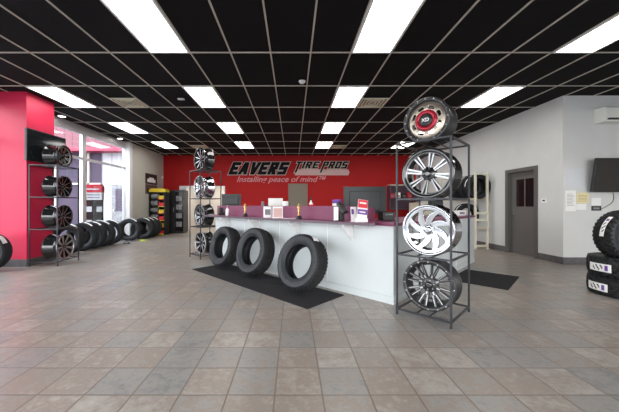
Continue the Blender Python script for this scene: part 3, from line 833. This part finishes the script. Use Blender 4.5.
# terminal on pole
t = thing('payment_terminal', 'black payment terminal tilted on a white stand at the right of the ledge', 'card terminal', cpos(-.15, .72, Z1), PI/4-.5)
box('stand', -.08, -.03, 0, -.03, .03, .20, 'white', t, .006); box('base_plate', -.08, -.06, 0, .06, .07, .012, 'plastic_dark', t, .004)
box('keypad_head', -.055, -.09, -.025, .055, .09, .025, 'black', t, .012, loc=(.035, -.01, .185), rot=(.9, 0, .5))
box('cradle', .0, -.02, .012, .07, .04, .15, 'black', t, .01)
t = desk('wipes_tub', 'lavender and white tub behind the payment terminal', 'tub', .2, 1.02)
bm = bmesh.new(); solid(bm, [(.07, 0), (.072, .02), (.072, .26)], 24); link('body', bm, 'white', t)
bm = bmesh.new(); solid(bm, [(.074, .26), (.074, .31), (.06, .315)], 24); link('lid', bm, 'purple', t)
bm = bmesh.new(); lathe(bm, [(.0735, .05), (.0735, .22)], 24, 'Z'); link('label', bm, 'sign_under', t)
# brochures
t = thing('brochure_holder', 'red and purple brochures in a stand on the right end of the ledge', 'brochure holder', cpos(-.15, .376, Z1), PI/4-.75)
box('holder', -.085, -.03, 0, .085, .05, .05, 'white', t, .004)
bm = bmesh.new()
bx(bm, -.066, -.004, 0, .066, .004, .28, 0); bx(bm, -.064, -.006, .17, .064, -.004, .278, 1); bx(bm, -.064, -.006, .08, .064, -.004, .15, 2)
bx(bm, -.045, -.0065, .225, .045, -.006, .245, 0); bx(bm, -.04, -.0065, .105, .04, -.006, .12, 0)
link('brochure', bm, ['paper', 'label_red', 'purple'], t, loc=(.01, 0, .02), rot=(-.18, .12, 0))
t = thing('leaflet_stand', 'white and purple upright leaflet left of the red brochures', 'leaflet stand', cpos(-.12, .50, Z1), PI/4-.4)
bm = bmesh.new(); bx(bm, -.045, -.004, 0, .045, .004, .20, 0); bx(bm, -.04, -.006, .10, .0, -.004, .17, 1); link('leaflet', bm, ['paper', 'purple'], t, rot=(-.1, 0, 0))
box('foot', -.045, -.03, 0, .045, .03, .006, 'white', t)
# monitors
def monitor(lab, x, y, rz, w, h, zb=1.10, grp=None, low=1.03):
    t = thing('monitor', lab, 'monitor', cpos(x, y, low), rz, grp)
    bm = bmesh.new(); bx(bm, -w/2, 0, zb-low, w/2, .03, zb-low+h); link('screen_housing', bm, 'plastic_dark', t, .006)
    box('back_shell', -w*.36, -.035, zb-low+.05, w*.36, 0, zb-low+h-.07, 'plastic_dark', t, .012)
    box('screen', -w/2+.015, .03, zb-low+.02, w/2-.015, .032, zb-low+h-.015, 'screen', t)
    box('neck', -.04, -.03, .01, .04, .0, zb-low+.1, 'plastic_dark', t); box('foot', -.13, -.10, 0, .13, .10, .012, 'plastic_dark', t, .004)
    return t
monitor('large black monitor behind the right end of the mauve panel', .52, .72, -.10, .66, .43, 1.12)
monitor('black monitor at the far left end of the counter', .30, 4.15, .10, .45, .30, 1.22)
monitor('dark register monitor at the counter corner behind the wheels', 2.9, .46, .2, .34, .28, 1.16)
t = desk('receipt_printer', 'black receipt printer left of the right wheel rack', 'printer', .55, .30, .2); t.location = cpos(.60, .40, 1.03)
box('body', -.10, -.08, 0, .10, .08, .13, 'black', t, .012); box('paper_slot', -.06, -.083, .08, .06, -.08, .10, 'grey_print', t)
t = thing('tissue_box', 'small white box on the far right end of the counter top', 'box', cpos(3.6, .2, 1.03), .3)
box('carton', -.11, -.06, 0, .11, .06, .11, 'white', t, .004); box('printed_front', -.07, -.062, .03, .07, -.06, .08, 'grey_print', t)

# ------------------------------------------------------------------ right wall things
t = thing('thermostat', 'small white thermostat on the grey wall right of the door', 'thermostat', (RX, 6.53, 1.31))
box('housing', -.025, -.07, 0, 0, .07, .10, 'white', t, .006); box('display', -.027, -.03, .035, -.025, .03, .07, 'black', t)
FW = 6.089
def sheet(lab, cat, x0, z0, x1, z1, m, th=.004, name='notice'):
    return tag(box(name, x0, FW-th, z0, x1, FW, z1, m), lab, cat, 'notices on the wall by the screen')
o = sheet('large pale glossy board on the wall left of the wall television', 'board', 5.77, 1.60, 6.20, 2.03, 'board', .012, 'notice_board')
t = thing('notice', 'tall white notice under the left side of the pale board', 'notice', (5.78, FW, 1.13), 0, 'notices on the wall by the screen')
bm = bmesh.new(); bx(bm, 0, -.003, 0, .22, 0, .44)
for i in range(9): bx(bm, .03, -.004, .12+.03*i, .19-.02*(i % 3), -.003, .126+.03*i, 1)
link('printed_sheet', bm, ['paper', 'ink'], t)
t = thing('notice', 'yellow notice under the pale board', 'notice', (6.02, FW, 1.30), 0, 'notices on the wall by the screen')
bm = bmesh.new(); bx(bm, 0, -.003, 0, .25, 0, .22)
for i in range(5): bx(bm, .03, -.004, .04+.03*i, .22, -.003, .045+.03*i, 1)
link('printed_sheet', bm, ['yellow_paper', 'ink'], t)
sheet('small white slip directly under the yellow notice', 'notice', 6.01, 1.16, 6.22, 1.285, 'paper')
t = thing('notice', 'white card in a black holder below the wall television', 'notice', (6.33, FW, 1.14), 0, 'notices on the wall by the screen')
box('card', 0, -.004, .11, .20, 0, .27, 'paper', t); box('black_base', 0, -.012, 0, .20, 0, .10, 'black', t); box('card_print', .03, -.013, .03, .16, -.012, .07, 'grey_print', t)
# TV
t = thing('television', 'large flat television tilted forward on the wall at the right edge', 'television', (6.205, 5.972, 1.53), 0, None, 0)
box('casing', 0, -.025, 0, 1.22, .03, .70, 'black', t, .005, rot=(math.radians(8), 0, 0)); box('screen_glass', .015, -.028, .015, 1.205, -.025, .685, 'tv_screen', t, rot=(math.radians(8), 0, 0))
box('wall_bracket', .45, .02, .25, .75, .115, .45, 'black', t)
# its cable
cu = bpy.data.curves.new('television_cable', 'CURVE'); cu.dimensions = '3D'; cu.bevel_depth = .005; s = cu.splines.new('BEZIER')
pts = [(6.76, 6.065, 1.56), (6.78, 6.08, 1.35), (6.62, 6.08, 1.22), (6.52, 6.08, 1.17)]
s.bezier_points.add(len(pts)-1)
for p, q in zip(s.bezier_points, pts): p.co = q; p.handle_left_type = p.handle_right_type = 'AUTO'
cu.materials.append(MT['black']); o = bpy.data.objects.new('cable_path', cu); COL.objects.link(o); bpy.context.view_layer.update()
me = bpy.data.meshes.new_from_object(o.evaluated_get(bpy.context.evaluated_depsgraph_get())); bpy.data.objects.remove(o)
o = bpy.data.objects.new('television_cable', me); COL.objects.link(o)
tag(o, 'thin black cable hanging below the wall television', 'cable')
# AC
t = thing('air_conditioner', 'white split air conditioner high on the wall at the right edge', 'air conditioner', (6.38, FW, 2.97))
bm = bmesh.new(); prof = [(0, 0), (0, .31), (-.21, .31), (-.255, .27), (-.255, .10), (-.20, .015), (-.12, 0)]
n = len(prof)
a = [bm.verts.new((0, y, z)) for y, z in prof]; b = [bm.verts.new((.90, y, z)) for y, z in prof]
bm.faces.new(a); bm.faces.new(b[::-1])
for i in range(n): bm.faces.new((a[i], b[i], b[(i+1) % n], a[(i+1) % n]))
link('housing', bm, 'ac_white', t, .008)
bm = bmesh.new(); bar(bm, (.05, -.232, .052), (.85, -.232, .052), .03, .03); link('air_outlet', bm, 'plastic_dark', t)

# beige tire rack against the right wall
t = thing('tire_rack', 'beige metal tire rack against the right wall beyond the counter', 'tire rack', (5.20, 8.2, 0))
for x in (0, .34):
    for y in (0, 1.9):
        bm = bmesh.new(); bx(bm, x, y, 0, x+.05, y+.05, 2.19); link('post', bm, 'beige', t)
bm = bmesh.new()
for z in (.06, .80, 1.0, 2.13):
    for y in (0, 1.9): bx(bm, .05, y, z, .34, y+.05, z+.06)
link('end_rail', bm, 'beige', t)
bm = bmesh.new()
for z in (.55, 1.40):
    for x in (0.005, .345): bx(bm, x, .05, z, x+.04, 1.9, z+.06)
link('beam', bm, 'beige', t)
zt = lambda z, R: z+.06-(R-math.sqrt(R*R-.15*.15))
RT = tire('passenger_tire', 'front tire on the upper beams of the beige rack by the right wall', .36, .24, .22, (5.395, 8.42, 1.46-.02), 0, 0, 'road', 'tires in the beige rack', (150, 60, -.5, -.2, .3, False))
for lab, y, z in (('second tire back on the upper beams of the beige rack', 8.76, 1.44), ('third tire back on the upper beams of the beige rack', 9.1, 1.44),
                  ('rearmost tire on the upper beams of the beige rack', 9.44, 1.44),
                  ('tire on the lower beams of the beige rack, seen through its end frame', 8.95, .59)):
    dup(RT, lab, (5.395, y, z))

# ------------------------------------------------------------------ far left corner things
t = thing('product_display', 'black product display with yellow top by the cream wall', 'display rack', (-5.66, 12.15, 0), 0)
bm = bmesh.new(); bx(bm, -.32, .20, 0, .32, .24, 1.80); bx(bm, -.32, -.20, 0, -.29, .20, 1.80); bx(bm, .29, -.20, 0, .32, .20, 1.80)
for i in range(7): bx(bm, -.29, -.20, .03+.29*i, .29, .20, .05+.29*i)
link('cabinet', bm, 'black', t)
bm = bmesh.new(); prism(bm, [(-.34, 1.80), (.34, 1.80), (.34, 1.88), (.25, 1.95), (-.25, 1.95), (-.34, 1.88)], -.21, .22); link('header', bm, 'yellow', t)
for i in range(6):
    bm = bmesh.new(); solid(bm, [(.10, -.24), (.115, -.2), (.115, .03), (.10, .05)], 16, 'X', (-.03, -.10, .18+.29*i)); 
    for v in bm.verts: v.co.z = .05+.29*i+max(0, (v.co.z-(.05+.29*i)))
    link('packet', bm, 'grey_print', t)
    box('box', .08, -.22, .05+.29*i, .28, .15, .20+.29*i, 'yellow' if i % 2 else 'label_red', t)
    box('price_strip', .06, -.225, .02+.29*i, .29, -.20, .06+.29*i, 'label_red' if i % 2 else 'yellow', t)
t = thing('vending_machine', 'dark vending machine with printed side beside the hall opening', 'vending machine', (-5.27, 13.0, 0), .0)
box('cabinet', -.42, -.30, .05, .42, .30, 1.92, 'black', t, .01)
box('plinth', -.40, -.28, 0, .40, .28, .05, 'plastic_dark', t)
bm = bmesh.new(); bx(bm, -.42, -.31, .06, -.20, -.30, 1.90, 0)
for i in range(7): bx(bm, -.41, -.315, .10+.25*i, -.30+.03*(i % 3), -.31, .26+.25*i, 1+i % 2)
link('side_graphic', bm, ['grey_print', 'paper', 'label_red'], t)
bm = bmesh.new(); bx(bm, .06, -.31, .10, .40, -.30, 1.85, 0)
for i in range(4): bx(bm, .10, -.315, .30+.38*i, .36, -.31, .52+.38*i, 1)
link('product_window', bm, ['dark_glass', 'grey_print'], t)
box('handle', -.02, -.34, .95, .0, -.31, 1.15, 'steel', t)
t = thing('wall_poster', 'dark car poster, upper of two on the cream left wall', 'poster', (-6.05, 11.75, 2.14), 0, 'posters on the cream wall')
box('print', 0, 0, 0, .012, 1.0, .44, 'black', t); bm = bmesh.new(); bx(bm, .012, .15, .08, .014, .85, .22, 0); bx(bm, .012, .05, .30, .014, .95, .38, 1); bx(bm, .012, .30, .22, .014, .7, .28, 0); link('image', bm, ['white', 'plastic_dark'], t)
MT['brown_print'] = mat('brown_print', (.10, .075, .07), .4, noise=.4, nscale=6)
t = thing('wall_poster', 'brownish grey poster, lower of two on the cream left wall', 'poster', (-6.05, 11.75, 1.72), 0, 'posters on the cream wall')
box('print', 0, 0, 0, .012, 1.0, .40, 'brown_print', t); box('image', .012, .1, .06, .014, .9, .2, 'black', t)
tag(box('alarm_sensor', -6.05, 13.20, 2.48, -5.99, 13.27, 2.60, 'white', bevel=.01), 'tiny white alarm sensor in the corner above the vending machine', 'sensor')
# small floor cradles
def cradle(lab, x, y, m, rz=0):
    bm = bmesh.new(); prism(bm, [(-.10, 0), (.10, 0), (.075, .05), (.03, .02), (-.03, .02), (-.075, .05)], -.06, .06)
    return tag(link('tire_cradle', bm, m, loc=(x, y, 0), rot=(0, 0, rz)), lab, 'tire cradle')
cradle('lime yellow plastic tire cradle on the floor beside the far tires', -5.28, 10.12, 'lime')
cradle('black plastic tire cradle on the floor after the nearer tire row', -5.42, 9.35, 'plastic_dark', .4)
cradle('pale grey plastic tire cradle on the floor in front of the far tires', -5.55, 9.72, 'grey_print', .2)
# shelving with red packs on back wall behind right rack
t = thing('wall_shelf', 'dark red shelf unit on the back wall behind the right wheel rack', 'shelf', (4.40, BY-.36, 1.05))
bm = bmesh.new(); bx(bm, 0, .32, 0, 1.15, .36, 1.10); bx(bm, 0, 0, 0, .04, .32, 1.10); bx(bm, 1.11, 0, 0, 1.15, .32, 1.10)
for z in (0, .5): bx(bm, .04, 0, z, 1.11, .32, z+.035)
link('carcass', bm, 'mauve_edge', t); box('top_board', -.02, -.02, 1.10, 1.17, .36, 1.14, 'beige', t)
for i in range(4):
    o = thing('product_box', 'small %s product box, %s on the dark red shelf unit' % (('red', 'white', 'black', 'red')[i], ('first from left', 'second from left', 'third from left', 'rightmost')[i]), 'box', (4.56+.26*i, BY-.22, 1.585), 0, 'boxes on the back wall shelf')
    box('carton', -.09, -.07, 0, .09, .07, .20+.05*(i % 2), ('label_red', 'paper', 'black', 'label_red')[i], o); box('printed_front', -.06, -.072, .05, .06, -.07, .12, 'grey_print', o)
t = tag(box('wall_cabinet', 5.65-.72, 11.2, 0, 5.65, 12.2, 1.35, 'beige', bevel=.01), 'beige low cabinet against the right wall behind the wheel rack', 'cabinet')
# ------------------------------------------------------------------ outdoors
struct(box('ground', -60, -60, -.25, 60, 60, -.12, 'asphalt'))
t = thing('neighbouring_building', 'white sided building with pink fascia and grey door seen through the window', 'building', (-12, 13, -.12))
box('wall', 3.35, 0, 0, 5.6, .3, 4.4, 'siding', t)
box('storefront', -14, .05, 0, 3.35, .3, 4.4, 'store_dark', t)
bm = bmesh.new()
for i in range(12): bx(bm, -13.8+1.5*i, -.03, 0, -13.72+1.5*i, .05, 3.8)
bx(bm, -14, -.03, 2.3, 3.3, .05, 2.38)
link('mullion', bm, 'grid', t)
box('fascia', -14, -.5, 3.88, 4.9, .0, 7.0, 'fascia', t); box('fascia_trim', -14, -.55, 3.74, 4.9, .0, 3.88, 'fascia_trim', t)
box('fascia_white', 4.9, -.3, 3.8, 5.6, .0, 7.0, 'siding', t)
d = box('door', 3.85, -.06, 0.1, 4.75, 0, 2.28, 'grey_print', t); box('door_pane', 4.0, -.07, 1.1, 4.6, -.06, 2.1, 'store_dark', d); box('handle', 3.92, -.12, 1.1, 3.96, -.06, 1.2, 'steel', d)
t = thing('outdoor_display', 'black cabinet with red header sign standing outside the window', 'display', (-6.695, 9.62, -.12), 0)
MT['flat_black'] = mat('flat_black', (.008, .008, .009), .8, spec=.15); MT['deep_red'] = mat('deep_red', (.26, .008, .02), .6, spec=.2)
MT['dim_print'] = mat('dim_print', (.30, .30, .31), .7)
box('cabinet', -.28, 0, 0, .28, .10, 1.55, 'flat_black', t)
bm = bmesh.new(); prism(bm, [(-.30, 1.80), (.30, 1.80), (.30, 1.99), (.25, 2.07), (-.25, 2.07), (-.30, 1.99)], -.03, .12); link('header', bm, 'deep_red', t)
box('header_line', -.22, -.036, 1.89, .22, -.03, 1.93, 'dim_print', t)
box('text_panel', -.295, -.02, 1.55, .295, .11, 1.80, 'dim_print', t)
bm = bmesh.new()
for r in range(2):
    for c in range(6): bx(bm, -.24+.08*c, -.024, 1.61+.09*r, -.18+.08*c, -.02, 1.65+.09*r)
link('printed_lines', bm, 'ink', t)
for zz in (1.05, .6):
    for xx in (-.22, .12):
        box('product_photo', xx, -.01, zz+.1, xx+.18, 0, zz+.28, 'grey_print' if xx > 0 else 'dim_print', t)

# ------------------------------------------------------------------ light
w = bpy.data.worlds.new('sky'); sc.world = w; w.use_nodes = True
nt = w.node_tree; bg = nt.nodes['Background']
tc = nt.nodes.new('ShaderNodeTexCoord'); sp = nt.nodes.new('ShaderNodeSeparateXYZ'); r = nt.nodes.new('ShaderNodeValToRGB')
nt.links.new(tc.outputs['Generated'], sp.inputs[0]); nt.links.new(sp.outputs[2], r.inputs['Fac'])
r.color_ramp.elements[0].position = .0; r.color_ramp.elements[0].color = (1.0, .985, .97, 1)
r.color_ramp.elements[1].position = .7; r.color_ramp.elements[1].color = (.85, .92, 1.0, 1)
nt.links.new(r.outputs['Color'], bg.inputs['Color']); bg.inputs['Strength'].default_value = 4.6
def portal(loc, rot, sx, sy):
    l = bpy.data.lights.new('window_portal', 'AREA'); l.shape = 'RECTANGLE'; l.size = sx; l.size_y = sy; l.cycles.is_portal = True
    o = bpy.data.objects.new('window_portal', l); COL.objects.link(o); o.location = loc; o.rotation_euler = rot
portal((1.35, -3.12, 1.6), (PI/2, 0, PI), 15.3, 3.0)
portal((WX-.1, 3.9, 1.76), (PI/2, 0, -PI/2), 13.6, 3.2)
# hall lamp
l = bpy.data.lights.new('hall_lamp', 'AREA'); l.size = .6; l.energy = 45; l.color = (1, .95, .88)
o = bpy.data.objects.new('hall_lamp', l); COL.objects.link(o); o.location = (-3.6, BY+1.3, 2.66)

# ------------------------------------------------------------------ camera
cd = bpy.data.cameras.new('camera'); cam = bpy.data.objects.new('camera', cd); COL.objects.link(cam)
cam.location = (0, 0, 1.26); cam.rotation_euler = (PI/2, 0, 0)
cd.sensor_width = 36; cd.lens = 287/619*36; cd.shift_x = .0267; cd.shift_y = -.0016; cd.clip_end = 300
sc.camera = cam
sc.view_settings.view_transform = 'Standard'; sc.view_settings.look = 'None'; sc.view_settings.gamma = 1
sc.view_settings.exposure = 0.82; sc.view_settings.use_curve_mapping = False
sc.cycles.use_denoising = True
sc.cycles.max_bounces = 8; sc.cycles.diffuse_bounces = 5; sc.cycles.glossy_bounces = 5; sc.cycles.transparent_max_bounces = 12
